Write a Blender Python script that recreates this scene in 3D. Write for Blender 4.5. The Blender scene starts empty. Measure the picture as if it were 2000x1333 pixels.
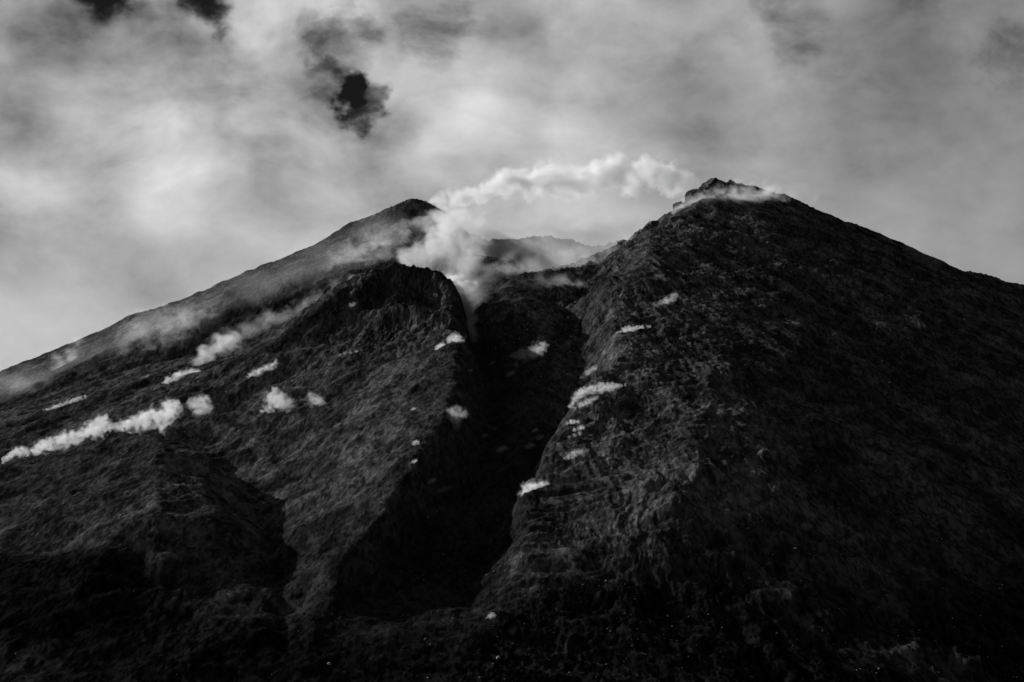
import bpy, bmesh, math, random
import numpy as np

# ------------------------------------------------------------------ camera
W, H, F = 2000.0, 1333.0, 3732.0            # frame of the photograph, focal length in its pixels
PITCH = math.radians(14.0)
CAMZ = 2.0
scene = bpy.context.scene
col = scene.collection
cam_d = bpy.data.cameras.new("camera")
cam = bpy.data.objects.new("camera", cam_d)
col.objects.link(cam)
cam.location = (0, 0, CAMZ)
cam.rotation_euler = (math.pi / 2 + PITCH, 0, 0)
cam_d.sensor_width = 36.0
cam_d.lens = 36.0 * F / W
cam_d.clip_start = 1.0
cam_d.clip_end = 90000.0
scene.camera = cam

# ------------------------------------------------------------------ sun and sky
SUN_EL = math.radians(27.0)
SUN_BACK = math.radians(39.0)               # how far the sun stands behind the mountain, from due left
sun_vec = (-math.cos(SUN_EL) * math.cos(SUN_BACK), math.cos(SUN_EL) * math.sin(SUN_BACK), math.sin(SUN_EL))
sl = bpy.data.lights.new("sun", 'SUN')
sl.energy = 5.0
sl.angle = math.radians(0.5)
sl.color = (1.0, 1.0, 1.0)
sun = bpy.data.objects.new("sun", sl)
col.objects.link(sun)
from mathutils import Vector
sun.rotation_euler = Vector(sun_vec).to_track_quat('Z', 'Y').to_euler()
sun.location = Vector(sun_vec) * 9000


def direction(px, py):
    """Unit vector from the camera through a point of the photograph."""
    u = (px - W / 2) / F
    v = (H / 2 - py) / F
    d = Vector((u, math.cos(PITCH) - v * math.sin(PITCH), math.sin(PITCH) + v * math.cos(PITCH)))
    return d.normalized()


class NT:
    """Small helper round a node tree."""
    def __init__(self, tree):
        self.t = tree
        self.t.nodes.clear()

    def n(self, kind, **kw):
        nd = self.t.nodes.new(kind)
        for k, v in kw.items():
            setattr(nd, k, v)
        return nd

    def put(self, sock, val):
        if isinstance(val, bpy.types.NodeSocket):
            self.t.links.new(val, sock)
        else:
            sock.default_value = val

    def m(self, op, a, b=0.0, c=0.0, clamp=False):
        nd = self.n('ShaderNodeMath', operation=op)
        nd.use_clamp = clamp
        self.put(nd.inputs[0], a)
        if op not in ('ABSOLUTE', 'SQRT', 'SINE', 'EXPONENT'):
            self.put(nd.inputs[1], b)
        if op in ('MULTIPLY_ADD', 'SMOOTH_MAX', 'SMOOTH_MIN'):
            self.put(nd.inputs[2], c)
        return nd.outputs[0]

    def v(self, op, a, b=None, scale=None):
        nd = self.n('ShaderNodeVectorMath', operation=op)
        self.put(nd.inputs[0], a)
        if b is not None:
            self.put(nd.inputs[1], b)
        if scale is not None:
            self.put(nd.inputs['Scale'], scale)
        return nd.outputs['Value'] if op in ('LENGTH', 'DISTANCE', 'DOT_PRODUCT') else nd.outputs[0]

    def noise(self, vec, scale, detail=4.0, rough=0.55, dist=0.0, lac=2.0):
        nd = self.n('ShaderNodeTexNoise')
        nd.noise_dimensions = '3D'
        self.put(nd.inputs['Vector'], vec)
        nd.inputs['Scale'].default_value = scale
        nd.inputs['Detail'].default_value = detail
        nd.inputs['Roughness'].default_value = rough
        nd.inputs['Lacunarity'].default_value = lac
        nd.inputs['Distortion'].default_value = dist
        return nd.outputs[0], nd.outputs[1]

    def ramp(self, x, a, b, lo=0.0, hi=1.0, smooth=True):
        nd = self.n('ShaderNodeMapRange')
        nd.interpolation_type = 'SMOOTHSTEP' if smooth else 'LINEAR'
        self.put(nd.inputs['Value'], x)
        for i, val in ((1, a), (2, b), (3, lo), (4, hi)):
            self.put(nd.inputs[i], val)
        return nd.outputs[0]

    def mixf(self, f, a, b):
        nd = self.n('ShaderNodeMix', data_type='FLOAT')
        self.put(nd.inputs[0], f)
        self.put(nd.inputs[2], a)
        self.put(nd.inputs[3], b)
        return nd.outputs[0]


SKY_STRENGTH = 0.1
world = bpy.data.worlds.new("World")
scene.world = world
world.use_nodes = True
w = NT(world.node_tree)
wout = w.n('ShaderNodeOutputWorld')
wbg = w.n('ShaderNodeBackground')
wbg.inputs['Strength'].default_value = SKY_STRENGTH
sky = w.n('ShaderNodeTexSky', sky_type='NISHITA')
sky.sun_disc = False
sky.sun_elevation = SUN_EL
sky.sun_rotation = math.atan2(sun_vec[0], sun_vec[1])
sky.air_density = 1.0
sky.dust_density = 0.3
sep = w.n('ShaderNodeSeparateColor')
w.put(sep.inputs[0], sky.outputs[0])
clear = w.m('MULTIPLY', sep.outputs[0], 0.04)            # black-and-white film behind a red filter: blue goes dark
tc = w.n('ShaderNodeTexCoord')
dirv = w.v('NORMALIZE', tc.outputs['Generated'])
sx = w.n('ShaderNodeSeparateXYZ')
w.put(sx.inputs[0], dirv)
up = w.m('MAXIMUM', w.m('ADD', sx.outputs[2], 0.55), 0.2)
inv = w.m('DIVIDE', 1.0, up)
cloud_p = w.v('SCALE', dirv, scale=inv)
cloud_p = w.v('MULTIPLY', cloud_p, (1.0, 1.0, 0.0))       # a thick cloud deck seen in perspective
_, wc = w.noise(cloud_p, 7.0, 2, 0.5)
warp = w.v('SCALE', w.v('SUBTRACT', wc, (0.5, 0.5, 0.5)), scale=0.06)
cp = w.v('ADD', cloud_p, warp)
n1, _ = w.noise(cp, 7.5, 6, 0.55)
n2, _ = w.noise(w.v('ADD', cp, (-0.034, 0.012, 0.0)), 7.5, 4, 0.48)
n3, _ = w.noise(w.v('MULTIPLY', w.v('ADD', cp, (1.3, 5.1, 0.0)), (0.95, 1.25, 1.0)), 26.0, 5, 0.6)
big, _ = w.noise(w.v('ADD', cloud_p, (4.2, 1.7, 0)), 2.6, 2, 0.5)
lit = w.m('SUBTRACT', n1, n2)


_, tear = w.noise(w.v('MULTIPLY', dirv, (1.0, 1.0, 1.15)), 34.0, 4, 0.55)
dirw = w.v('ADD', dirv, w.v('SCALE', w.v('SUBTRACT', tear, (0.5, 0.5, 0.5)), scale=0.050))     # torn borders


def spot(px, py, rad_px):
    """Squared distance from one direction of the sky in units of the radius -> soft 0..1 patch."""
    d = direction(px, py)
    off_ = w.v('SCALE', w.v('SUBTRACT', dirw, tuple(d)), scale=F / rad_px)
    return w.ramp(w.v('DOT_PRODUCT', off_, off_), 2.0, 0.0, 0.0, 1.0)


# brightness of the cloud deck: brighter toward the sun, darker away from it
toward = w.v('DOT_PRODUCT', dirv, tuple(Vector(sun_vec)))
calm = w.ramp(toward, -0.10, 0.86, 0.11, 0.485, smooth=False)
dev = w.m('MULTIPLY', lit, 1.1)
dev = w.m('MULTIPLY_ADD', w.m('SUBTRACT', n1, 0.5), 0.48, dev)
dev = w.m('MULTIPLY_ADD', w.m('SUBTRACT', n3, 0.5), 0.30, dev)
dev = w.m('MULTIPLY_ADD', w.m('SUBTRACT', big, 0.5), w.ramp(toward, 0.48, 0.78, 0.1, 0.4), dev)
flat = w.ramp(sx.outputs[2], 0.22, 0.36, 0.28, 1.0)       # the deck smooths out toward the horizon
flat = w.m('MULTIPLY', flat, w.ramp(toward, 0.48, 0.78, 0.35, 1.0))
bright = w.m('MULTIPLY_ADD', dev, flat, calm)
for (px, py, r, a) in ((560, 250, 260, 0.07), (40, 690, 160, 0.09), (1990, -20, 380, -0.14), (40, 90, 190, -0.11), (-10, 250, 110, -0.06), (110, 500, 240, -0.04), (1545, 50, 90, -0.10), (690, 125, 120, -0.11), (180, -10, 90, -0.12), (410, -10, 100, -0.12)):
    bright = w.m('MULTIPLY_ADD', spot(px, py, r), a, bright)
bright = w.m('MAXIMUM', bright, 0.03)
# gaps in the deck
cover = w.m('MULTIPLY_ADD', w.m('SUBTRACT', n3, 0.5), 1.0, w.m('MULTIPLY', n1, 0.6))
cover = w.m('ADD', cover, w.ramp(sx.outputs[2], 0.36, 0.60, 0.62, -0.28))
for (px, py, r, a) in ((720, 192, 52, 0.95), (665, 160, 50, 0.50), (675, 60, 74, 0.55), (180, -22, 56, 0.85), (405, -20, 62, 0.80), (850, 76, 74, 0.45), (1545, 45, 80, 0.40), (1985, 115, 70, 0.40)):
    cover = w.m('MULTIPLY_ADD', spot(px, py, r), -a, cover)
mask = w.ramp(cover, -0.05, 0.80)
total = w.mixf(mask, w.m('MULTIPLY', clear, SKY_STRENGTH), bright)
total = w.m('DIVIDE', total, SKY_STRENGTH)
cmb = w.n('ShaderNodeCombineColor')
for i in range(3):
    w.put(cmb.inputs[i], total)
w.put(wbg.inputs['Color'], cmb.outputs[0])
w.put(wout.inputs[0], wbg.outputs[0])
world.cycles.sampling_method = 'MANUAL'
world.cycles.sample_map_resolution = 512

vs = scene.view_settings
vs.view_transform = 'Standard'
vs.look = 'None'
vs.exposure = 0.0
vs.gamma = 1.0
vs.use_curve_mapping = False
cy = scene.cycles
cy.max_bounces = 10
cy.use_adaptive_sampling = True
cy.adaptive_threshold = 0.02
cy.diffuse_bounces = 1
cy.volume_bounces = 8
cy.volume_max_steps = 256
cy.transparent_max_bounces = 32
cy.use_denoising = True


# ------------------------------------------------------------------ terrain helpers
def at(px, py, d):
    """World point seen at a pixel of the photograph, d metres in front of the camera."""
    u = (px - W / 2) / F
    v = (H / 2 - py) / F
    y = math.cos(PITCH) - v * math.sin(PITCH)
    z = math.sin(PITCH) + v * math.cos(PITCH)
    k = d / y
    return (u * k, d, z * k + CAMZ)


rng = np.random.RandomState(7)
_perm = rng.permutation(4096).astype(np.int32)
_grad = rng.rand(4096) * 2 * np.pi
_order = rng.permutation(4096)
_gx, _gy = np.cos(_grad)[_order].astype(np.float32), np.sin(_grad)[_order].astype(np.float32)


def perlin(x, y, seed=0):
    x = np.asarray(x, dtype=np.float32)
    y = np.asarray(y, dtype=np.float32)
    xi = np.floor(x)
    yi = np.floor(y)
    xf, yf = x - xi, y - yi
    xi = (xi.astype(np.int32) + seed * 131) & 4095
    yi = yi.astype(np.int32)
    u = xf * xf * (3 - 2 * xf)
    v = yf * yf * (3 - 2 * yf)
    p0 = _perm[xi]
    p1 = _perm[(xi + 1) & 4095]
    h = (p0 + yi) & 4095
    a = _gx[h] * xf + _gy[h] * yf
    h = (p1 + yi) & 4095
    b = _gx[h] * (xf - 1) + _gy[h] * yf
    h = (p0 + yi + 1) & 4095
    c = _gx[h] * xf + _gy[h] * (yf - 1)
    h = (p1 + yi + 1) & 4095
    d = _gx[h] * (xf - 1) + _gy[h] * (yf - 1)
    ab = a + u * (b - a)
    cd = c + u * (d - c)
    return (ab + v * (cd - ab)) * 1.5


def fbm(x, y, octaves=4, seed=0, gain=0.5):
    s = np.zeros_like(x)
    a = 1.0
    for i in range(octaves):
        s += a * perlin(x, y, seed + i * 7)
        x, y = x * 2.03 + 13.7, y * 2.03 - 7.3
        a *= gain
    return s


def ridged(x, y, octaves=4, seed=0, gain=0.5):
    s = np.zeros_like(x)
    a = 1.0
    for i in range(octaves):
        s += a * (1 - np.abs(perlin(x, y, seed + i * 7)) * 2)
        x, y = x * 2.03 + 3.7, y * 2.03 - 17.3
        a *= gain
    return s


def smax(a, b, k):
    h = np.clip(0.5 + 0.5 * (a - b) / k, 0, 1)
    return b + (a - b) * h + k * h * (1 - h)


def smin(a, b, k):
    return -smax(-a, -b, k)


def line_field(X, Y, pts, left, right, round_w, bend=None):
    """Height of a ridge running along pts; left and right are the side slopes seen walking along it; bend = (distance, factor) where the slope eases."""
    best = None
    for (x0, y0, z0), (x1, y1, z1) in zip(pts[:-1], pts[1:]):
        dx, dy = x1 - x0, y1 - y0
        L2 = dx * dx + dy * dy + 1e-6
        t = np.clip(((X - x0) * dx + (Y - y0) * dy) / L2, 0, 1)
        ex, ey = X - (x0 + t * dx), Y - (y0 + t * dy)
        dist = np.sqrt(ex * ex + ey * ey)
        side = (dx * ey - dy * ex) / (dist * math.sqrt(L2) + 1e-6)     # > 0: left of the line
        s = right + (left - right) * np.clip(0.5 + 0.5 * side * 1.6, 0, 1)
        fall = s * (np.sqrt(dist * dist + round_w * round_w) - round_w)
        if bend:
            fall = fall - s * (1 - bend[1]) * 80 * np.log1p(np.exp(np.clip((dist - bend[0]) / 80, -30, 30)))
        z = z0 + t * (z1 - z0) - fall
        best = z if best is None else np.maximum(best, z)
    return best


def P(*pts):
    return [at(*p) for p in pts]


# the crest lines of the mountain, each point a pixel and its distance
CREST_A = P((-1500, 1250, 4300), (-900, 1060, 4250), (-300, 850, 4200), (0, 727, 4200), (100, 689, 4200), (200, 647, 4200), (300, 606, 4200), (400, 568, 4200),
            (500, 527, 4200), (600, 489, 4200), (700, 440, 4200), (760, 420, 4200), (808, 406, 4180), (850, 406, 4150))
CREST_R = P((1384, 350, 4000), (1425, 356, 4000), (1470, 371, 4000), (1560, 396, 4000), (1650, 431, 4000), (1750, 479, 4000), (1850, 521, 4000), (2000, 567, 4000),
            (2300, 690, 4020), (2900, 900, 4100), (3500, 1090, 4150))
CREST_C = P((1410, 354, 4000), (1384, 354, 3998), (1372, 368, 3990), (1352, 388, 3975), (1340, 398, 3962), (1322, 408, 3945), (1310, 424, 3930), (1292, 431, 3910), (1266, 446, 3880), (1254, 470, 3850),
            (1205, 490, 3800), (1172, 514, 3740), (1155, 550, 3620), (1140, 600, 3440))
RIM_D = P((850, 420, 4230), (900, 452, 4320), (960, 463, 4400), (1010, 457, 4440), (1062, 450, 4450), (1120, 457, 4440), (1190, 466, 4400), (1240, 462, 4300),
          (1300, 440, 4200), (1390, 380, 4080))
LIP = P((905, 560, 3720), (950, 545, 3780), (1010, 540, 3800), (1075, 533, 3820), (1130, 532, 3790))
APEX = at(1390, 352, 4000)


def base_height(X, Y):
    r = np.sqrt((X - APEX[0]) ** 2 + (Y - APEX[1]) ** 2)
    z = APEX[2] - 6 - 0.56 * r - 0.20 * 60 * np.log1p(np.exp(np.clip((X - 230) / 60, -30, 30))) * np.clip((4050 - Y) / 500, 0, 1)
    z = smax(z, line_field(X, Y, CREST_A, 0.56, 0.64, 14, bend=(1000, 0.68)), 26)
    z = smax(z, line_field(X, Y, CREST_R, 0.56, 0.66, 10), 14)
    return z


def PR(*pts):
    """Points given as pixel and height above the plain slope; the distance follows from both."""
    outp = []
    ds = np.arange(1400.0, 4300.0, 2.0)
    for px, py, res in pts:
        x1, _, z1 = at(px, py, 1000.0)
        zr = (z1 - CAMZ) / 1000 * ds + CAMZ
        f = base_height(x1 / 1000 * ds, ds) + res - zr
        k = np.nonzero(f > 0)[0]
        outp.append(at(px, py, float(ds[k[0]]) if len(k) else 3900.0))
    return outp


SPUR_B = PR((-500, 1060, 0), (-100, 905, 10), (60, 832, 25), (171, 768, 35), (261, 735, 46), (300, 750, 28), (340, 750, 28), (385, 738, 35), (440, 711, 45), (530, 662, 65), (585, 622, 85), (640, 578, 105),
            (700, 546, 115), (770, 513, 120))
SPUR_B2 = PR((770, 513, 120), (815, 518, 112), (842, 529, 98), (866, 560, 68), (884, 602, 46), (898, 660, 36), (892, 740, 38), (865, 800, 42), (830, 872, 46), (760, 965, 42), (690, 1062, 26), (640, 1190, 8), (600, 1333, 0))
SHOULDER_E = PR((-500, 1010, 0), (-150, 945, 15), (0, 907, 25), (130, 872, 35), (200, 858, 40), (270, 852, 45), (330, 860, 45), (312, 900, 50), (303, 950, 52), (300, 1012, 50), (222, 1035, 45), (174, 1110, 30),
                (100, 1250, 10), (50, 1400, 0))
SPUR_C = PR((1370, 460, 0), (1350, 510, -4), (1320, 577, -5), (1250, 640, 0), (1215, 690, 8), (1165, 745, 10), (1103, 830, 12), (1066, 900, 13), (1042, 980, 13), (1024, 1060, 11), (985, 1200, 5), (950, 1333, 0))


def beside(pts, dx, res):
    """A foot line dx metres beside a crest in plan, res metres above (below) the plain slope."""
    outp = []
    for (x, y, _), r in zip(pts, res):
        b_ = float(base_height(np.array([x + dx]), np.array([y]))[0])
        outp.append((x + dx, y, b_ + r))
    return outp


CHANNEL_L = [at(872, 585, 3700)] + beside(SPUR_B2[4:], 50, (-66, -66, -58, -50, -44, -34, -20, -8, 0))
CHANNEL_R = PR((1085, 592, -58), (1125, 640, -68)) + beside(SPUR_C[4:], -52, (-72, -70, -60, -50, -40, -26, -10, 0))
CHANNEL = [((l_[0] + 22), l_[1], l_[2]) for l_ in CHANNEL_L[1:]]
GULLY_E = PR((395, 862, -15), (450, 915, -30), (482, 965, -35), (520, 1050, -30), (548, 1150, -15), (565, 1333, 0))
CLIFF_B = PR((715, 655, 25), (760, 640, 12), (825, 632, 6), (868, 650, 0))
GULLY_A = P((-300, 925, 3400), (-150, 852, 3470), (0, 812, 3500), (150, 780, 3530), (300, 760, 3540), (420, 722, 3550), (600, 628, 3600), (740, 552, 3670), (800, 562, 3680))
RIB_TWO = PR((1430, 600, 6), (1405, 700, 22), (1365, 800, 34), (1335, 900, 38), (1312, 1000, 32), (1292, 1100, 15), (1275, 1200, 0))
KNOB_FACE = PR((700, 606, 82), (760, 590, 88), (820, 586, 84), (858, 604, 66))
WALL_BACK = P((1262, 470, 3985), (1235, 486, 3965), (1195, 506, 3945), (1155, 526, 3925), (1110, 540, 3900))
CRATER_WALL = P((1250, 500, 4060), (1185, 545, 4000), (1140, 575, 3930))
CRATER_FLOOR = P((900, 520, 4000), (1000, 560, 4040), (1120, 560, 4050), (1200, 530, 4020))


def line_weight(X, Y, pts, left, right):
    """Nearness to a crest or gully line (1 on it, 0 at its width away) and the line's height above the plain slope there."""
    base = base_height(np.array([p[0] for p in pts]), np.array([p[1] for p in pts]))
    res = [p[2] - b for p, b in zip(pts, base)]
    W_ = np.zeros_like(X)
    R_ = np.zeros_like(X)
    for k, ((x0, y0, z0), (x1, y1, z1)) in enumerate(zip(pts[:-1], pts[1:])):
        dx, dy = x1 - x0, y1 - y0
        L = math.hypot(dx, dy)
        t = np.clip(((X - x0) * dx + (Y - y0) * dy) / (L * L), 0, 1)
        ex, ey = X - (x0 + t * dx), Y - (y0 + t * dy)
        dist = np.sqrt(ex * ex + ey * ey)
        side = (dx * ey - dy * ex) / (dist * L + 1e-6)
        wd = right + (left - right) * np.clip(0.5 + 0.8 * side, 0, 1)
        wt = np.clip(1 - dist / wd, 0, 1)
        m = wt > W_
        W_ = np.where(m, wt, W_)
        R_ = np.where(m, res[k] + t * (res[k + 1] - res[k]), R_)
    return W_, R_


# line, width on its left, width on its right (walking along it), sharpness
LINES = ((RIM_D, 260, 110), (CREST_C, 110, 150), (LIP, 70, 130), (SPUR_B, 130, 330), (SPUR_B2, 60, 300), (SHOULDER_E, 120, 260), (SPUR_C, 420, 52), (CHANNEL_L, 130, 60), (CHANNEL_R, 55, 120),
         (GULLY_E, 200, 70), (GULLY_A, 200, 110), (CLIFF_B, 26, 70), (CRATER_FLOOR, 200, 180), (CRATER_WALL, 120, 120), (WALL_BACK, 80, 110), (RIB_TWO, 260, 170), (KNOB_FACE, 90, 26))


def smooth(a):
    """Box blur over a few cells of the grid, twice: takes the kinks out where two lines meet."""
    if min(a.shape) < 20:
        return a
    for _ in range(2):
        for ax, k in ((0, 3), (1, 4)):
            p = np.concatenate([np.repeat(a.take([0], ax), k + 1, ax), a, np.repeat(a.take([-1], ax), k, ax)], ax)
            c = np.cumsum(p, axis=ax)
            n_ = a.shape[ax]
            a = (c.take(np.arange(2 * k + 1, 2 * k + 1 + n_), ax) - c.take(np.arange(0, n_), ax)) / (2 * k + 1)
    return a


def shaped(X, Y):
    # everything is slightly warped so that no crest runs straight
    wx = 14 * fbm(X / 130, Y / 130, 3, 11) + 3.5 * fbm(X / 26, Y / 26, 2, 21)
    wy = 14 * fbm(X / 130, Y / 130, 3, 31) + 3.5 * fbm(X / 26, Y / 26, 2, 41)
    X2, Y2 = X + wx * 0.8, Y + wy
    z = base_height(X2, Y2)
    num = np.zeros_like(X)
    den = np.ones_like(X)
    ch = None
    crag = np.zeros_like(X)
    for pts, l, r in LINES:
        wt, res = line_weight(X2, Y2, pts, l, r)
        g = wt / (1.02 - wt)
        num += g * res
        den += g
        if pts is SPUR_C:
            rib = wt
        if pts is CREST_C or pts is LIP or pts is RIM_D:
            crag = np.maximum(crag, wt)
        if pts is SPUR_B2 or pts is CLIFF_B:
            crag = np.maximum(crag, wt * np.clip((Y - 2950) / 150, 0, 1))
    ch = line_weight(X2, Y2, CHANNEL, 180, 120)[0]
    for c_ in (CREST_A, CREST_R):
        crag = np.maximum(crag, 0.30 * line_weight(X2, Y2, c_, 40, 40)[0])
    return z + smooth(num / den), ch, crag, rib


def height(X, Y):
    z, ch, crag, rib = shaped(X, Y)
    ax, ay = X - 130, Y - 4050
    th = np.arctan2(ax, -ay)
    r = np.sqrt(ax * ax + ay * ay)
    near = np.clip((4300 - Y) / 300, 0.25, 1) * np.clip((r - 100) / 500, 0.3, 1)
    wob = fbm(X / 170, Y / 170, 3, 51)
    g1 = ridged(th * 16 + wob * 0.25, r / 700 + wob * 0.2, 3, 61)
    g2 = ridged(th * 52 + wob * 0.8, r / 260 + wob * 0.3, 3, 71)
    rough = np.clip((X + 60 + 60 * wob - 0.02 * (Y - 2400)) / 160, 0, 1)      # smooth ash left of the channel, broken ground right of it
    z = z + near * (4 * (g1 - 0.9) + 0.9 * (g2 - 0.9) + (0.3 + 0.9 * rough) * (ridged(th * 130 + wob * 2.5, r / 150 + wob, 2, 151) - 0.9)) * (0.6 + 0.4 * rough)
    z = z + (1.5 + 0.5 * rough) * fbm(X / 60, Y / 60, 3, 81)
    z = z + 3.2 * rib * (ridged(X / 62 + wob, (Y + 0.35 * X) / 17 + 2 * wob, 3, 161, 0.6) - 1.0)      # ropy ledges on the rib
    # broken rock on the crater walls and the knob
    rocky = np.clip((fbm(X / 210, Y / 210, 3, 101) * 1.1 + 0.40) * (0.35 + 0.65 * rough) + crag, 0, 1)
    b1 = fbm(X / 19 + wob, Y / 40, 4, 91, 0.6)
    z = z + (0.25 + 1.2 * rocky) * b1
    z = z + (0.25 + 0.8 * rocky) * fbm(X / 8.0, Y / 20, 2, 121, 0.6)
    blocks = np.abs(fbm(X / 30, Y / 48, 4, 111, 0.65))
    z = z + crag * (11.0 * (np.clip(blocks, 0, 0.5) - 0.2) + 3.0 * b1)
    return z, ch, rocky


# fan of columns and rows: fine where the picture looks, coarse elsewhere
u_in = np.linspace(-0.285, 0.285, 1120)
step = np.linspace(1.0, 9, 60)
u_out = 0.285 + np.cumsum(step) / step.sum() * 0.9
U = np.concatenate([-u_out[::-1], u_in, u_out])
y_in = np.linspace(1560, 4480, 900)
Yr = np.concatenate([np.linspace(900, 1550, 24), y_in, 4480 + np.cumsum(np.linspace(6, 90, 50))])
GX = U[None, :] * Yr[:, None]
GY = np.repeat(Yr[:, None], len(U), axis=1)
GZ, GCH, GROCK = height(GX, GY)
GZ = np.maximum(GZ, -6 + 0 * GZ)


def ground_at(x, y):
    u = x / y
    i = np.clip(np.searchsorted(U, u) - 1, 0, len(U) - 2)
    j = np.clip(np.searchsorted(Yr, y) - 1, 0, len(Yr) - 2)
    a = (u - U[i]) / (U[i + 1] - U[i])
    b = (y - Yr[j]) / (Yr[j + 1] - Yr[j])
    return (GZ[j, i] * (1 - a) + GZ[j, i + 1] * a) * (1 - b) + (GZ[j + 1, i] * (1 - a) + GZ[j + 1, i + 1] * a) * b


_ds = np.arange(1500, 4700, 3.0)


def hit(px, py):
    """Distance at which the line of sight through a pixel meets the mountain (None above the skyline)."""
    x, _, z = at(px, py, 1000.0)
    zr = (z - CAMZ) / 1000 * _ds + CAMZ
    g = ground_at(x / 1000 * _ds, _ds)
    k = np.nonzero(g > zr)[0]
    return float(_ds[k[0]]) if len(k) else None


# ------------------------------------------------------------------ materials
def rock_material():
    m = bpy.data.materials.new("volcanic_rock")
    m.use_nodes = True
    t = NT(m.node_tree)
    out = t.n('ShaderNodeOutputMaterial')
    b = t.n('ShaderNodeBsdfDiffuse')
    tc = t.v('MULTIPLY', t.n('ShaderNodeTexCoord').outputs['Object'], (1.0, 0.40, 0.45))
    at_l = t.n('ShaderNodeAttribute', attribute_name='lava').outputs['Fac']
    at_r = t.n('ShaderNodeAttribute', attribute_name='rocky').outputs['Fac']
    at_sh = t.n('ShaderNodeAttribute', attribute_name='slope_shade').outputs['Fac']
    at_f = t.n('ShaderNodeAttribute', attribute_name='flow').outputs['Fac']
    nb, _ = t.noise(tc, 0.008, 5, 0.6, 0.3)
    nm, _ = t.noise(tc, 0.04, 5, 0.62, 0.0)
    nf, _ = t.noise(tc, 0.10, 4, 0.7)
    tb = t.v('MULTIPLY', t.n('ShaderNodeTexCoord').outputs['Object'], (1.0, 0.30, 0.30))
    grain = None
    for sc_, amt in ((0.30, 0.22), (0.13, 0.11)):              # blocks and rubble: one tone to each stone
        vg = t.n('ShaderNodeTexVoronoi', feature='F1')
        t.put(vg.inputs['Vector'], tb)
        vg.inputs['Scale'].default_value = sc_
        sg = t.n('ShaderNodeSeparateColor')
        t.put(sg.inputs[0], vg.outputs['Color'])
        one = t.m('MULTIPLY', t.m('SUBTRACT', sg.outputs[0], 0.5), amt)
        grain = one if grain is None else t.m('ADD', grain, one)
    nf = t.m('ADD', t.m('MULTIPLY_ADD', t.m('SUBTRACT', nf, 0.5), 0.55, 0.5), grain)
    ash = t.ramp(t.m('MULTIPLY_ADD', nb, 0.5, t.m('MULTIPLY', at_f, 0.5)), 0.30, 0.72, 0.064, 0.122)
    ash = t.m('MULTIPLY', ash, t.ramp(nm, 0.34, 0.66, 0.5, 1.5))
    ash = t.m('MULTIPLY', ash, t.ramp(nf, 0.34, 0.68, 0.42, 1.75))
    dark = t.m('MULTIPLY', t.ramp(nf, 0.3, 0.75, 0.5, 1.7), 0.046)  # black lava, its tone also deepening the shade of the channel
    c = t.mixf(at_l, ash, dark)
    shade_tone = t.m('MULTIPLY', t.ramp(nf, 0.36, 0.7, 0.3, 2.6), t.ramp(at_f, 0.1, 0.9, 0.011, 0.017))  # near-black tone for the shade painted onto the slopes
    c = t.mixf(at_sh, c, shade_tone)
    cc = t.n('ShaderNodeCombineColor')
    for i in range(3):
        t.put(cc.inputs[i], c)
    t.put(b.inputs['Color'], cc.outputs[0])
    b.inputs['Roughness'].default_value = 0.6
    f1, _ = t.noise(tc, 0.15, 6, 0.7, 0.0)
    vo = t.n('ShaderNodeTexVoronoi', feature='F1')
    t.put(vo.inputs['Vector'], tc)
    vo.inputs['Scale'].default_value = 0.17
    hsum = t.m('ADD', t.m('MULTIPLY', f1, t.m('MULTIPLY_ADD', at_r, 3.5, 2.2)), t.m('MULTIPLY', vo.outputs['Distance'], t.m('MULTIPLY_ADD', at_r, 2.2, 0.3)))
    bump = t.n('ShaderNodeBump')
    bump.inputs['Strength'].default_value = 0.9
    bump.inputs['Distance'].default_value = 1.0
    t.put(bump.inputs['Height'], hsum)
    t.put(b.inputs['Normal'], bump.outputs[0])
    t.put(out.inputs[0], b.outputs[0])
    return m


def plain(name, value, rough=0.9):
    m = bpy.data.materials.new(name)
    m.use_nodes = True
    t = NT(m.node_tree)
    out = t.n('ShaderNodeOutputMaterial')
    b = t.n('ShaderNodeBsdfPrincipled')
    tc = t.n('ShaderNodeTexCoord').outputs['Object']
    nf, _ = t.noise(tc, 0.4, 4, 0.6)
    c = t.m('MULTIPLY', t.ramp(nf, 0.3, 0.7, 0.6, 1.3), value)
    cc = t.n('ShaderNodeCombineColor')
    for i in range(3):
        t.put(cc.inputs[i], c)
    t.put(b.inputs['Base Color'], cc.outputs[0])
    b.inputs['Roughness'].default_value = rough
    t.put(out.inputs[0], b.outputs[0])
    return m


def grid_mesh(name, GX, GY, GZ, attrs):
    nr, nc = GX.shape
    me = bpy.data.meshes.new(name)
    co = np.stack([GX, GY, GZ], -1).reshape(-1, 3).astype(np.float32)
    idx = np.arange(nr * nc).reshape(nr, nc)
    q = np.stack([idx[:-1, :-1], idx[:-1, 1:], idx[1:, 1:], idx[1:, :-1]], -1).reshape(-1, 4)
    me.vertices.add(len(co))
    me.vertices.foreach_set('co', co.ravel())
    me.loops.add(q.size)
    me.loops.foreach_set('vertex_index', q.ravel().astype(np.int32))
    me.polygons.add(len(q))
    me.polygons.foreach_set('loop_start', np.arange(0, q.size, 4, dtype=np.int32))
    me.polygons.foreach_set('use_smooth', np.ones(len(q), dtype=bool))
    me.update(calc_edges=True)
    for k, a in attrs.items():
        at_ = me.attributes.new(k, 'FLOAT', 'POINT')
        at_.data.foreach_set('value', a.ravel().astype(np.float32))
    return me


def tag(o, label, cat=None, group=None, kind=None):
    o["label"] = label
    if cat:
        o["category"] = cat
    if group:
        o["group"] = group
    if kind:
        o["kind"] = kind
    return o


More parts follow.
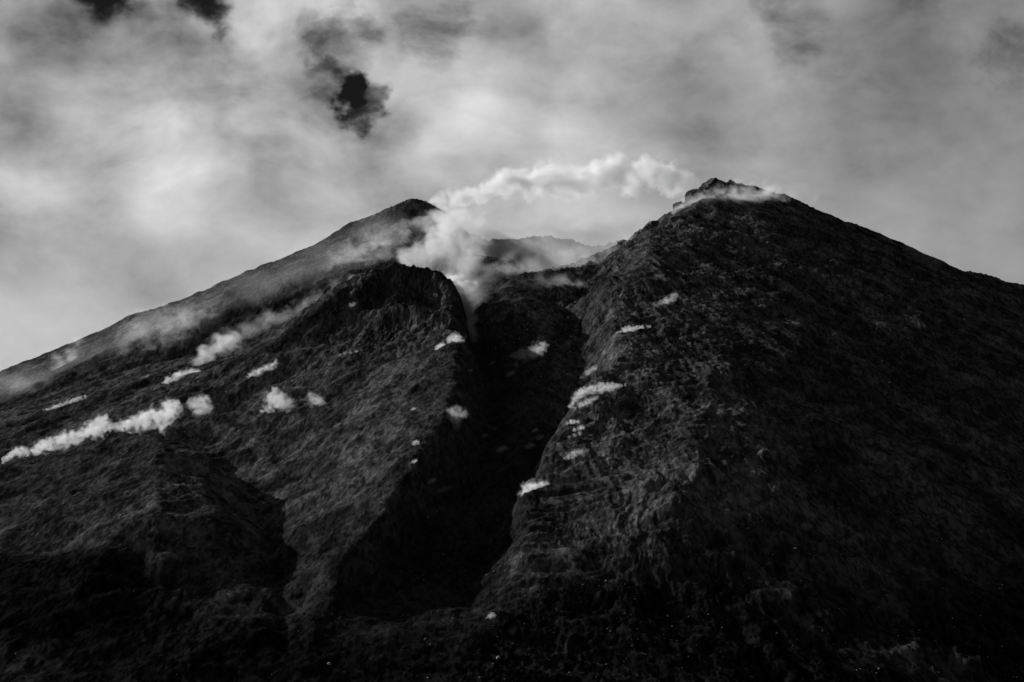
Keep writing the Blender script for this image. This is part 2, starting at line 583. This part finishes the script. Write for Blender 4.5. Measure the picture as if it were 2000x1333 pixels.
# ------------------------------------------------------------------ ground and mountain
gm = bpy.data.meshes.new("ground")
S = 40000.0
gm.from_pydata([(-S, -S, 0), (S, -S, 0), (S, S, 0), (-S, S, 0)], [], [(0, 1, 2, 3)])
go = bpy.data.objects.new("ground", gm)
gm.materials.append(plain("plain_soil", 0.02))
col.objects.link(go)
tag(go, "dark flat ground at the foot of the volcano", kind="structure")

lava = np.clip((GCH - 0.38) * 4 + 0.5 * fbm(GX / 60, GY / 60, 3, 131), 0, 1)  # channel lava, spread over the wall to paint in its shade too
patch = fbm(GX / 240, GY / 240, 4, 141)
_th = np.arctan2(GX - 130, 4050 - GY)
_r = np.sqrt((GX - 130) ** 2 + (GY - 4050) ** 2)
flow = np.clip(0.5 + 1.3 * fbm(_th * 15 + 0.5 * patch, _r / 480 + 0.4 * patch, 5, 171, 0.55), 0, 1)
slope_shade = np.clip((390 - GZ + 130 * patch) / 200, 0, 1)  # lower slopes coloured darker, standing in for deep shade
slope_shade = np.maximum(slope_shade, np.clip((GX - 230 - 0.10 * (GY - 2400) + 150 * patch) / 220, 0, 1) * 0.30)  # right flank darkened the same way, as its shaded side
mm = grid_mesh("mountain", GX, GY, GZ, {'lava': lava, 'rocky': GROCK, 'slope_shade': slope_shade, 'flow': flow})
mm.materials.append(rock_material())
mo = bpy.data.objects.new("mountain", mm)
col.objects.link(mo)
tag(mo, "dark volcano with a breached crater, black lava channel and rocky spurs", kind="structure")
# ------------------------------------------------------------------ steam and smoke
def smoke_material(name, blobs, dens, puff, amp, soft, stretch, aniso, seed, step_rate):
    """Scattering volume: a chain of soft balls whose border is broken up by noise (coordinates in metres from the object)."""
    m = bpy.data.materials.new(name)
    m.use_nodes = True
    t = NT(m.node_tree)
    out = t.n('ShaderNodeOutputMaterial')
    sc = t.n('ShaderNodeVolumeScatter')
    sc.inputs['Color'].default_value = (0.98, 0.98, 0.98, 1)
    sc.inputs['Anisotropy'].default_value = aniso
    p = t.n('ShaderNodeTexCoord').outputs['Object']
    pn = t.v('MULTIPLY', p, stretch)
    pn = t.v('ADD', pn, (seed * 131.7, seed * 57.3, seed * 91.1))
    _, c1 = t.noise(pn, 1.0 / (puff * 1.6), 3, 0.5)
    wv = t.v('SCALE', t.v('SUBTRACT', c1, (0.5, 0.5, 0.5)), scale=puff * 2.0 * amp)
    q = t.v('ADD', p, wv)
    n1, _ = t.noise(t.v('ADD', pn, wv), 1.0 / (puff * 0.75), 5, 0.62)
    f = None
    for (c, r) in blobs:
        d = t.v('DISTANCE', q, tuple(c))
        g = t.m('MULTIPLY_ADD', d, -1.0 / r, 1.0)
        f = g if f is None else t.m('SMOOTH_MAX', f, g, 0.15)
    f = t.m('ADD', f, t.m('MULTIPLY', t.m('SUBTRACT', n1, 0.5), amp * 4.0))
    t.put(sc.inputs['Density'], t.ramp(f, 0.25, 0.25 + soft, 0.0, dens))
    t.put(out.inputs['Volume'], sc.outputs[0])
    m.cycles.volume_step_rate = step_rate
    return m


_smoke_n = [0]


def smoke(name, label, spots, dens, puff=1.0, amp=0.55, soft=0.5, stretch=(0.8, 1.0, 1.0), aniso=0.35, off=12.0, d=None, group=None, cat="steam", steps=14):
    """spots: (px, py, radius in px[, distance]); without a distance the ball floats `off` metres in front of the slope seen there."""
    balls = []
    full = []
    for i, s in enumerate(spots):                      # fill the gaps along the chain
        if i and len(full) < 26:
            p_ = spots[i - 1]
            gap = math.hypot(s[0] - p_[0], s[1] - p_[1]) / max(min(s[2], p_[2]), 0.1)
            if 0.9 < gap < 2.6:
                full.append(tuple((a_ + b_) / 2 for a_, b_ in zip(p_, s)))
        full.append(s)
    hits = [hit(s[0], s[1]) or 4150.0 for s in full] if d is None and len(spots[0]) < 4 else []
    mid = sorted(hits)[len(hits) // 2] if hits else 0
    for i, s in enumerate(full):
        px, py, r = s[:3]
        dd = s[3] if len(s) > 3 else d
        if dd is None:
            reach = 1.2 * r * mid / F
            near_i = hits[max(0, i - 1):i + 2]
            dd = min(max(sum(near_i) / len(near_i), mid - max(8, reach)), mid + max(8, reach)) - off
        balls.append((Vector(at(px, py, dd)), 1.45 * r * dd / F))
    base = Vector((sum(b[0].x for b in balls) / len(balls), sum(b[0].y for b in balls) / len(balls), min(b[0].z - b[1] for b in balls)))
    rs = [b[1] for b in balls]
    bm = bmesh.new()
    for c, r in balls:
        g = bmesh.ops.create_icosphere(bm, subdivisions=2, radius=r * (0.9 + amp * 0.5))
        for v_ in g['verts']:
            v_.co += c - base
    me = bpy.data.meshes.new(name)
    bm.to_mesh(me)
    bm.free()
    o = bpy.data.objects.new(name, me)
    col.objects.link(o)
    o.location = base
    rm = o.modifiers.new("hull", 'REMESH')
    rm.mode = 'VOXEL'
    rm.voxel_size = max(min(rs) * 0.30, max(rs) * 0.12)
    lo = [min(b[0][i] - b[1] for b in balls) for i in range(3)]
    hi = [max(b[0][i] + b[1] for b in balls) for i in range(3)]
    mean = sum(h_ - l_ for h_, l_ in zip(hi, lo)) / 3
    want = 2 * (sum(rs) / len(rs)) / steps
    _smoke_n[0] += 1
    avg = sum(rs) / len(rs)
    me.materials.append(smoke_material(name, [(c - base, r) for c, r in balls], dens, avg * puff, amp, soft, stretch, aniso, _smoke_n[0], max(0.02, min(3.0, want / (mean / 10)))))
    return tag(o, label, cat, group)


def chain(pts, n, jitter, seed, rscale=1.0):
    """Balls along a line of (px, py, r[, d]) with a little disorder."""
    rr = random.Random(seed)
    outl = []
    for i in range(n):
        t = i / (n - 1) * (len(pts) - 1)
        k = min(int(t), len(pts) - 2)
        f = t - k
        a, b = pts[k], pts[k + 1]
        q = [a[j] + (b[j] - a[j]) * f for j in range(len(a))]
        q[0] += rr.uniform(-1, 1) * jitter
        q[1] += rr.uniform(-1, 1) * jitter
        q[2] *= rr.uniform(0.75, 1.25) * rscale
        outl.append(tuple(q))
    return outl


PLUMES = "steam plumes on the volcano"
smoke("steam_plume", "long bright white steam plume streaming right from the left crater rim",
      [(838, 402, 9, 4160), (850, 398, 13, 4165), (870, 393, 16, 4170), (898, 384, 19, 4180), (930, 378, 23, 4190), (962, 370, 27, 4200), (995, 358, 32, 4210), (1028, 360, 32, 4220),
       (1062, 350, 36, 4230), (1096, 356, 36, 4240), (1130, 356, 34, 4250), (1165, 348, 36, 4260), (1195, 336, 36, 4270), (1210, 318, 21, 4270), (1240, 350, 34, 4280),
       (1272, 336, 34, 4290), (1305, 350, 32, 4300), (1335, 360, 27, 4300)],
      0.075, puff=1.0, amp=0.44, soft=0.7, group=PLUMES)
smoke("smoke_veil", "faint grey smoke sheet hanging below the bright plume over the crater",
      [(890, 420, 50, 4220), (950, 410, 60, 4230), (1020, 404, 62, 4240), (1100, 402, 66, 4240), (1180, 400, 66, 4240), (1250, 400, 60, 4230)],
      0.0035, puff=0.8, amp=0.40, soft=0.9, cat="smoke", steps=9)
smoke("crater_haze", "grey smoke haze filling the crater bowl in front of its far wall",
      [(900, 482, 56, 4080), (960, 490, 62, 4060), (1030, 490, 68, 4050), (1100, 488, 68, 4040), (1165, 480, 56, 4030), (1218, 470, 42, 4030)],
      0.0150, puff=0.8, amp=0.45, soft=0.9, cat="smoke", steps=9)
smoke("headwall_smoke", "thin smoke drifting over the black lava lip below the crater",
      [(950, 545, 36, 3740), (1010, 535, 42, 3760), (1080, 525, 44, 3770), (1140, 520, 40, 3760), (1190, 505, 30, 3760), (1240, 470, 22, 3780), (1000, 575, 34, 3560), (1070, 570, 34, 3580), (1130, 565, 28, 3560)],
      0.0180, puff=0.7, amp=0.7, soft=0.9, cat="smoke", steps=10)
smoke("breach_steam", "dense white steam boiling out behind the rocky knob at the crater breach",
      [(786, 504, 20, 3680), (815, 500, 32, 3690), (850, 486, 44, 3690), (884, 510, 46, 3680), (868, 448, 40, 3720), (870, 425, 30, 3800), (905, 440, 36, 3900), (935, 465, 34, 3900), (905, 545, 40, 3600), (928, 572, 30, 3560), (950, 584, 16, 3540)],
      0.030, puff=0.9, amp=0.6, soft=0.8, group=PLUMES)
smoke("breach_vent", "brightest dense steam at the foot of the breach beside the knob",
      [(884, 548, 18, 3480), (900, 562, 22, 3460), (918, 574, 22, 3440), (936, 582, 17, 3420), (952, 586, 11, 3400), (905, 590, 14, 3420)], 0.07, puff=0.7, amp=0.65, soft=0.7, group=PLUMES)
smoke("fumarole_jet", "thin bright steam jet in the channel right below the knob",
      [(888, 560, 14, 3400), (900, 582, 17, 3380), (910, 602, 18, 3350), (917, 622, 16, 3310), (921, 640, 13, 3270), (924, 655, 10, 3240), (926, 668, 6, 3200)], 0.11, puff=0.8, amp=0.6, soft=0.7, group=PLUMES)
smoke("peak_smoke", "smoke scarf drifting across the rocky summit of the right peak",
      [(1328, 418, 18, 3850), (1350, 410, 24, 3850), (1378, 402, 28, 3850), (1408, 396, 32, 3850), (1440, 392, 32, 3860), (1472, 386, 27, 3870), (1502, 380, 20, 3880), (1532, 388, 13, 3880), (1392, 432, 14, 3760), (1356, 450, 12, 3700)],
      0.036, puff=0.9, amp=0.7, soft=0.8, cat="smoke")
smoke("skyline_smoke", "faint smoke trail blowing off the right peak along its skyline",
      [(1440, 358, 12, 4010), (1475, 360, 14, 4020), (1510, 366, 16, 4020), (1550, 378, 16, 4020), (1590, 392, 14, 4020), (1630, 412, 10, 4020)], 0.008, puff=1.2, amp=0.5, soft=0.9, cat="smoke", steps=8)
smoke("flank_smoke", "broken smoke drifting across the upper left flank beside the knob",
      [(830, 428, 18), (800, 450, 22), (770, 470, 26), (735, 478, 28), (700, 490, 26), (668, 508, 24), (720, 515, 24), (760, 500, 24), (640, 530, 20), (600, 545, 16)],
      0.0120, puff=0.8, amp=0.9, soft=0.8, off=35, cat="smoke")
smoke("hollow_smoke", "loose grey smoke patches over the middle of the left flank",
      [(250, 660, 26), (285, 640, 32), (325, 640, 36), (365, 632, 34), (300, 685, 30), (345, 690, 28), (400, 612, 24), (240, 690, 20)],
      0.007, puff=0.7, amp=0.95, soft=0.8, off=40, cat="smoke")
smoke("flank_haze", "thin smoke haze lying over the whole left flank behind the spur",
      [(60, 800, 70, 3720), (130, 750, 75, 3740), (210, 710, 80, 3750), (300, 670, 80, 3750), (390, 630, 80, 3750), (480, 590, 80, 3760), (570, 550, 80, 3770), (660, 510, 80, 3790), (740, 475, 75, 3820)],
      0.0024, puff=0.8, amp=0.35, soft=1.0, cat="smoke", steps=7)
smoke("edge_smoke", "upright pale smoke wisp near the left skyline",
      [(150, 668, 14), (146, 684, 18), (140, 702, 20), (128, 715, 18), (112, 705, 18), (125, 738, 18)], 0.010, puff=0.8, amp=0.8, soft=0.8, off=30, cat="smoke")
smoke("slope_haze", "low smoke haze at the left edge of the flank",
      [(-40, 760, 60), (10, 760, 55), (50, 755, 45), (85, 740, 35), (20, 800, 40)], 0.0030, puff=0.8, amp=0.5, soft=0.9, off=60, cat="smoke", steps=8)
smoke("gully_steam", "bright steam bank rising behind the left spur",
      [(384, 706, 14, 3300), (396, 694, 19, 3300), (412, 684, 22, 3310), (432, 674, 24, 3320), (452, 668, 20, 3330)],
      0.030, puff=0.9, amp=0.6, soft=0.8, group=PLUMES)
smoke("steam_tail", "long thin steam tail climbing the crest of the left spur to the knob",
      [(450, 666, 20, 3340), (480, 648, 22, 3350), (512, 632, 22, 3360), (545, 620, 20, 3380), (580, 604, 19, 3400), (618, 584, 17, 3430), (655, 562, 16, 3460), (690, 546, 14, 3490)],
      0.012, puff=0.9, amp=0.6, soft=0.9, group=PLUMES)
smoke("saddle_steam", "compact bright steam tuft in the notch of the left spur",
      [(322, 752, 8, 3140), (334, 747, 12, 3150), (350, 742, 16, 3160), (368, 736, 15, 3170), (386, 730, 9, 3180)], 0.075, puff=0.75, amp=0.8, soft=0.6, group=PLUMES)
smoke("notch_puff", "tiny steam tuft left of the notch in the left spur", [(283, 743, 5, 3300), (290, 741, 7, 3300), (298, 742, 5, 3300)], 0.075, puff=0.75, amp=0.8, soft=0.6, off=20, group=PLUMES)
ROW = "row of steam puffs above the dark left shoulder"
smoke("steam_puff", "leftmost and smallest puff of the steam row on the dark left shoulder",
      chain([(8, 899, 5, 2730), (22, 890, 9, 2730), (38, 882, 11, 2730), (52, 884, 7, 2730)], 6, 1.0, 1), 0.10, puff=0.75, amp=0.62, soft=0.6, group=ROW)
smoke("steam_puff", "long second steam puff of the row climbing the dark left shoulder",
      chain([(62, 881, 8, 2730), (85, 872, 13, 2740), (118, 862, 15, 2740), (150, 852, 16, 2740), (180, 842, 18, 2740), (202, 832, 17, 2740), (200, 818, 9, 2740)], 12, 2.0, 2), 0.10, puff=0.75, amp=0.62, soft=0.6, group=ROW)
smoke("steam_puff", "largest steam puff at the right end of the row above the dark shoulder",
      chain([(214, 836, 9, 2740), (240, 831, 12, 2740), (268, 822, 15, 2740), (300, 818, 19, 2740), (328, 810, 20, 2740), (338, 790, 11, 2740), (348, 800, 9, 2740), (318, 834, 12, 2740)], 14, 2.0, 3), 0.09, puff=0.75, amp=0.62, soft=0.6, group=ROW)
smoke("steam_puff", "round steam puff floating just right of the steam row",
      [(376, 790, 12), (390, 787, 16), (400, 798, 15), (386, 806, 13), (404, 780, 8)], 0.05, puff=0.75, amp=0.62, soft=0.6, off=25, group=ROW)
smoke("drifting_puff", "ragged white steam puff alone on the lit spur face",
      [(528, 776, 14), (545, 783, 20), (560, 793, 15), (524, 800, 11), (536, 766, 11), (568, 806, 9), (572, 818, 5), (512, 803, 5)], 0.06, puff=0.75, amp=0.62, soft=0.6, off=25, group=PLUMES)
smoke("drifting_puff", "smaller thin steam puff right of the ragged one",
      [(604, 775, 8), (614, 780, 13), (628, 790, 11), (610, 800, 7), (634, 800, 4)], 0.035, puff=0.75, amp=0.62, soft=0.6, off=25, group=PLUMES)
smoke("channel_puff", "fuzzy steam puff at the left edge of the dark channel",
      [(880, 806, 10), (892, 810, 14), (904, 808, 10), (890, 826, 11), (891, 840, 6)], 0.033, puff=0.75, amp=0.8, soft=0.6, off=25, group=PLUMES)
smoke("ground_steam", "white steam clinging to two slanting rock ledges on the left spur", chain([(486, 737, 6), (500, 729, 8), (518, 722, 8), (538, 710, 6)], 7, 1.5, 4), 0.075, puff=0.75, amp=0.8, soft=0.6, off=8, group=PLUMES)
smoke("ground_steam", "pale sunlit ash streak, drawn in thin steam, low on the far left slope", chain([(60, 816, 3.5), (85, 806, 5), (112, 795, 6), (140, 783, 6), (166, 775, 4)], 14, 0.8, 5), 0.075, puff=0.75, amp=0.8, soft=0.6, off=5, group=PLUMES)  # steam volume standing in for a sunlit streak of ash
smoke("ground_steam", "bright little steam tongue at the foot of the knob cliff", [(880, 666, 7), (889, 662, 10), (898, 664, 9), (884, 658, 6)], 0.090, puff=0.75, amp=0.8, soft=0.6, off=15, group=PLUMES)
smoke("ground_steam", "small steam wisp in a cleft on the front of the knob", [(684, 597, 5), (690, 601, 7), (693, 594, 5)], 0.038, puff=0.75, amp=0.8, soft=0.6, off=10, group=PLUMES)
smoke("ground_steam", "faint broken steam on the right shoulder of the knob", [(835, 578, 8), (846, 590, 9), (862, 596, 9), (876, 604, 8), (850, 580, 7)], 0.018, puff=0.75, amp=0.8, soft=0.6, off=12, group=PLUMES)
smoke("ground_steam", "slim steam streak across the spur face below the knob", [(664, 694, 3), (674, 691, 4), (685, 689, 4), (696, 687, 4), (706, 686, 3)], 0.060, puff=0.75, amp=0.8, soft=0.6, off=5, group=PLUMES)
smoke("lava_steam", "largest steam cloud at the head of the dark lava channel",
      [(1000, 698, 7), (1010, 696, 10), (1024, 696, 12), (1038, 690, 13), (1050, 684, 12), (1060, 677, 9), (1008, 712, 6)], 0.045, puff=0.75, amp=0.8, soft=0.6, off=40, group=PLUMES)
smoke("rib_steam", "steam patch at the upper end of the steaming rib right of the channel", [(1268, 606, 5), (1283, 600, 7), (1298, 592, 9), (1312, 583, 9), (1318, 576, 6)], 0.048, puff=0.75, amp=0.8, soft=0.6, off=22, group=PLUMES)
smoke("rib_steam", "flat white steam wisp below the upper end of the steaming rib", [(1208, 650, 4), (1218, 646, 6), (1230, 643, 7), (1242, 642, 6), (1254, 640, 5), (1268, 638, 4)], 0.120, puff=0.75, amp=0.8, soft=0.6, off=18, group=PLUMES)
smoke("rib_steam", "hooked steam wisp on the rib above the long steam arc", [(1134, 748, 6), (1142, 738, 8), (1150, 727, 8), (1162, 719, 7), (1178, 712, 6), (1192, 707, 4)], 0.072, puff=0.75, amp=0.8, soft=0.6, off=20, group=PLUMES)
smoke("rib_steam", "long curved steam arc bending right across the rib", [(1114, 792, 5), (1122, 782, 7), (1132, 770, 9), (1146, 763, 9), (1162, 760, 9), (1178, 758, 9), (1194, 756, 8), (1208, 754, 6), (1222, 752, 4)],
      0.109, puff=0.75, amp=0.8, soft=0.6, off=22, group=PLUMES)
smoke("rib_steam", "slanting steam wisp just under the long steam arc", [(1122, 797, 4), (1132, 793, 6), (1144, 788, 7), (1156, 782, 6), (1164, 777, 4)], 0.096, puff=0.75, amp=0.8, soft=0.6, off=20, group=PLUMES)
smoke("rib_steam", "upper of the small steam tufts down the rib", [(1106, 828, 4), (1116, 825, 6), (1128, 824, 5)], 0.144, puff=0.75, amp=0.8, soft=0.6, off=18, group=PLUMES)
smoke("rib_steam", "middle of the small steam tufts down the rib", [(1122, 840, 4), (1132, 837, 5), (1140, 834, 4)], 0.144, puff=0.75, amp=0.8, soft=0.6, off=18, group=PLUMES)
smoke("rib_steam", "lowest flat tuft of the small steam tufts down the rib", [(1112, 854, 3), (1122, 850, 4), (1132, 847, 4)], 0.120, puff=0.75, amp=0.8, soft=0.6, off=18, group=PLUMES)
smoke("rib_steam", "lone steam tuft on the lower rib above the bright steam bank", [(1102, 895, 4), (1112, 891, 6), (1122, 887, 7), (1134, 883, 6)], 0.085, puff=0.75, amp=0.8, soft=0.6, off=20, group=PLUMES)
smoke("rib_steam", "bright steam bank at the foot of the rib beside the black channel",
      [(1014, 970, 6), (1024, 966, 9), (1030, 954, 11), (1042, 952, 12), (1056, 949, 10), (1068, 950, 7), (1040, 966, 8)], 0.144, puff=0.75, amp=0.8, soft=0.6, off=25, group=PLUMES)
smoke("lava_steam", "slanting steam wisp on the floor of the lower dark channel", [(850, 966, 4), (858, 961, 6), (868, 956, 7), (878, 953, 5)], 0.068, puff=0.75, amp=0.8, soft=0.6, off=10, group=PLUMES)
smoke("slope_smoke", "faint smoke patch just under the skyline of the right flank", [(1772, 492, 12), (1790, 502, 16), (1812, 512, 17), (1832, 522, 15), (1850, 536, 10), (1838, 505, 8)], 0.010, puff=0.9, amp=0.7, soft=0.8, off=30, cat="smoke")
for px, py, r, where in ((960, 712, 6, "left of the largest channel steam cloud"), (996, 731, 7, "just below the largest channel steam cloud"), (915, 725, 5, "at the upper left edge of the dark channel"),
                         (944, 852, 5, "in mid channel, left of the brightest mid-channel tuft"), (979, 878, 8, "brightest one in the middle of the dark channel"), (964, 838, 4, "highest one in the middle of the dark channel"),
                         (1043, 842, 5, "highest on the right bank of the channel"), (1053, 855, 6, "furthest right on the right bank of the channel"), (1034, 872, 7, "lowest on the right bank of the channel"),
                         (810, 866, 5.5, "highest on the left bank of the channel"), (808, 902, 4.5, "below the highest one on the left bank"), (842, 940, 6, "just above the slanting wisp on the channel floor"),
                         (806, 800, 4, "on the spur face left of the fuzzy channel puff"), (958, 1203, 6, "alone far down the black channel"), (858, 678, 7, "under the bright tongue at the knob cliff")):
    smoke("steam_vent", "small white steam tuft " + where, [(px - r * 0.6, py + r * 0.3, r * 0.6), (px, py, r * 0.8), (px + r * 0.6, py - r * 0.3, r * 0.75), (px + r * 1.3, py - r * 0.4, r * 0.5)],
          0.14, puff=0.8, amp=0.9, soft=0.5, off=14, group="small steam vents around the lava channel", steps=8)

# ------------------------------------------------------------------ pale boulders
pale = plain("pale_rock", 0.4)


def rock_mesh(name, centres, seed):
    rr = random.Random(seed)
    verts, faces = [], []
    tmp = bmesh.new()
    bmesh.ops.create_icosphere(tmp, subdivisions=1, radius=1.0)
    tmp.verts.ensure_lookup_table()
    unit = [v_.co.copy() for v_ in tmp.verts]
    tri = [[v_.index for v_ in f_.verts] for f_ in tmp.faces]
    tmp.free()
    for (x, y, z, r) in centres:
        k = len(verts)
        sc_ = (rr.uniform(0.8, 1.4), rr.uniform(0.8, 1.3), rr.uniform(0.55, 1.0))
        for u_ in unit:
            j = rr.uniform(0.75, 1.15) * r
            verts.append((x + u_.x * sc_[0] * j, y + u_.y * sc_[1] * j, z + u_.z * sc_[2] * j))
        faces += [[a_ + k for a_ in t_] for t_ in tri]
    me = bpy.data.meshes.new(name)
    me.from_pydata(verts, [], faces)
    me.materials.append(pale)
    return me


MARKED = ((1782, 548, 2.8, "brightest speck high on the right flank"), (1883, 626, 2.2, "near the right edge of the frame below the skyline"), (1623, 513, 2.2, "below the right skyline, uppermost on the flank"),
          (1694, 604, 2.0, "in the middle of the upper right flank"), (1737, 750, 2.2, "alone in the middle of the right flank"), (1385, 822, 1.9, "on the ropy ground right of the steaming rib"),
          (1553, 1076, 2.1, "alone low on the right slope"), (1876, 1001, 1.7, "low near the right edge of the frame"), (1304, 1205, 1.8, "near the bottom right of the black channel"),
          (973, 1287, 2.3, "at the bottom edge in the mouth of the channel"), (643, 1299, 1.9, "at the bottom edge left of the channel"), (245, 966, 1.8, "on the lit side of the dark left shoulder"),
          (124, 986, 1.6, "on the slope at the lower left"), (1030, 647, 2.6, "in the rubble at the head of the lava channel"), (1110, 622, 2.6, "in the rubble right of the channel head"),
          (515, 985, 2.4, "beside the gully right of the dark left shoulder"))
for i, (px, py, r, where) in enumerate(MARKED):
    dd = hit(px, py)
    if dd is None:
        continue
    x, y, z = at(px, py, dd)
    z = float(ground_at(np.array(x), np.array(y))) + r * 0.4
    bo = bpy.data.objects.new("boulder", rock_mesh("boulder", [(0, 0, 0, r)], 100 + i))
    bo.location = (x, y, z)
    col.objects.link(bo)
    tag(bo, "pale boulder speck " + where, "boulder", "larger pale boulders on the slopes")

# ------------------------------------------------------------------ crags on the skyline
crag_m = plain("crag_rock", 0.03)


def crag(label, px, py, wpx, hpx, d, seed):
    """Angular rock outcrop: a ball cut by random planes and roughened, sunk into the ridge."""
    rr = random.Random(seed)
    bm = bmesh.new()
    bmesh.ops.create_icosphere(bm, subdivisions=4, radius=1.0)
    cuts = []
    for i in range(16):
        n_ = Vector((rr.uniform(-1, 1), rr.uniform(-1, 1), rr.uniform(-0.6, 1))).normalized()
        cuts.append((n_, rr.uniform(0.55, 0.85)))
    sx_, sy_, sz_ = wpx * d / F, wpx * d / F * 1.1, hpx * d / F
    for v_ in bm.verts:
        c = v_.co.copy()
        for n_, h_ in cuts:
            e = c.dot(n_) - h_
            if e > 0:
                c -= n_ * e
        c *= 1 + rr.uniform(-0.05, 0.05)
        v_.co = Vector((c.x * sx_, c.y * sy_, c.z * sz_))
    me = bpy.data.meshes.new("rock_outcrop")
    bm.to_mesh(me)
    bm.free()
    me.materials.append(crag_m)
    o = bpy.data.objects.new("rock_outcrop", me)
    x, y, z = at(px, py, d)
    o.location = (x, y, z)
    col.objects.link(o)
    tag(o, label, "rock", "rock outcrops on the summit ridge")


crag("blunt rock block forming the very top of the right peak", 1391, 363, 24, 17, 3985, 1)
crag("steep rock step just left of the summit block", 1357, 386, 20, 19, 3962, 2)
crag("jutting rock nose halfway down the left side of the right peak", 1328, 408, 19, 18, 3930, 3)
crag("square rock corner where the right peak drops into the crater", 1276, 446, 24, 24, 3872, 4)
crag("rock tooth low on the right crater wall", 1222, 484, 22, 19, 3806, 5)
crag("broken rock lip at the upper end of the left rim", 842, 416, 18, 12, 4140, 6)

# ------------------------------------------------------------------ small rocks
rr = random.Random(5)
centres = []
while len(centres) < 1000:
    zone = rr.random()
    if zone < 0.55:
        px, py = rr.uniform(1150, 2050), rr.uniform(480, 1380)
        if rr.random() > 0.25 + 0.75 * max(0, (px + py - 2300) / 900):
            continue
    elif zone < 0.75:
        px, py = rr.gauss(1060, 70), rr.gauss(620, 45)
    elif zone < 0.9:
        px, py = rr.gauss(1100, 160), rr.uniform(1080, 1380)
    else:
        px, py = rr.uniform(-50, 900), rr.uniform(600, 1380)
    dd = hit(px, py)
    if dd is None or dd > 3950:
        continue
    x, y, z = at(px, py, dd)
    x += rr.gauss(0, 6)
    y += rr.gauss(0, 6)
    r = 0.45 + 0.9 * rr.random() ** 3
    centres.append((x, y, float(ground_at(np.array(x), np.array(y))) + r * 0.35, r * y / 2600))
sb = bpy.data.objects.new("scattered_rocks", rock_mesh("scattered_rocks", centres, 9))
col.objects.link(sb)
tag(sb, "countless tiny pale rocks speckling the dark slopes", kind="stuff")
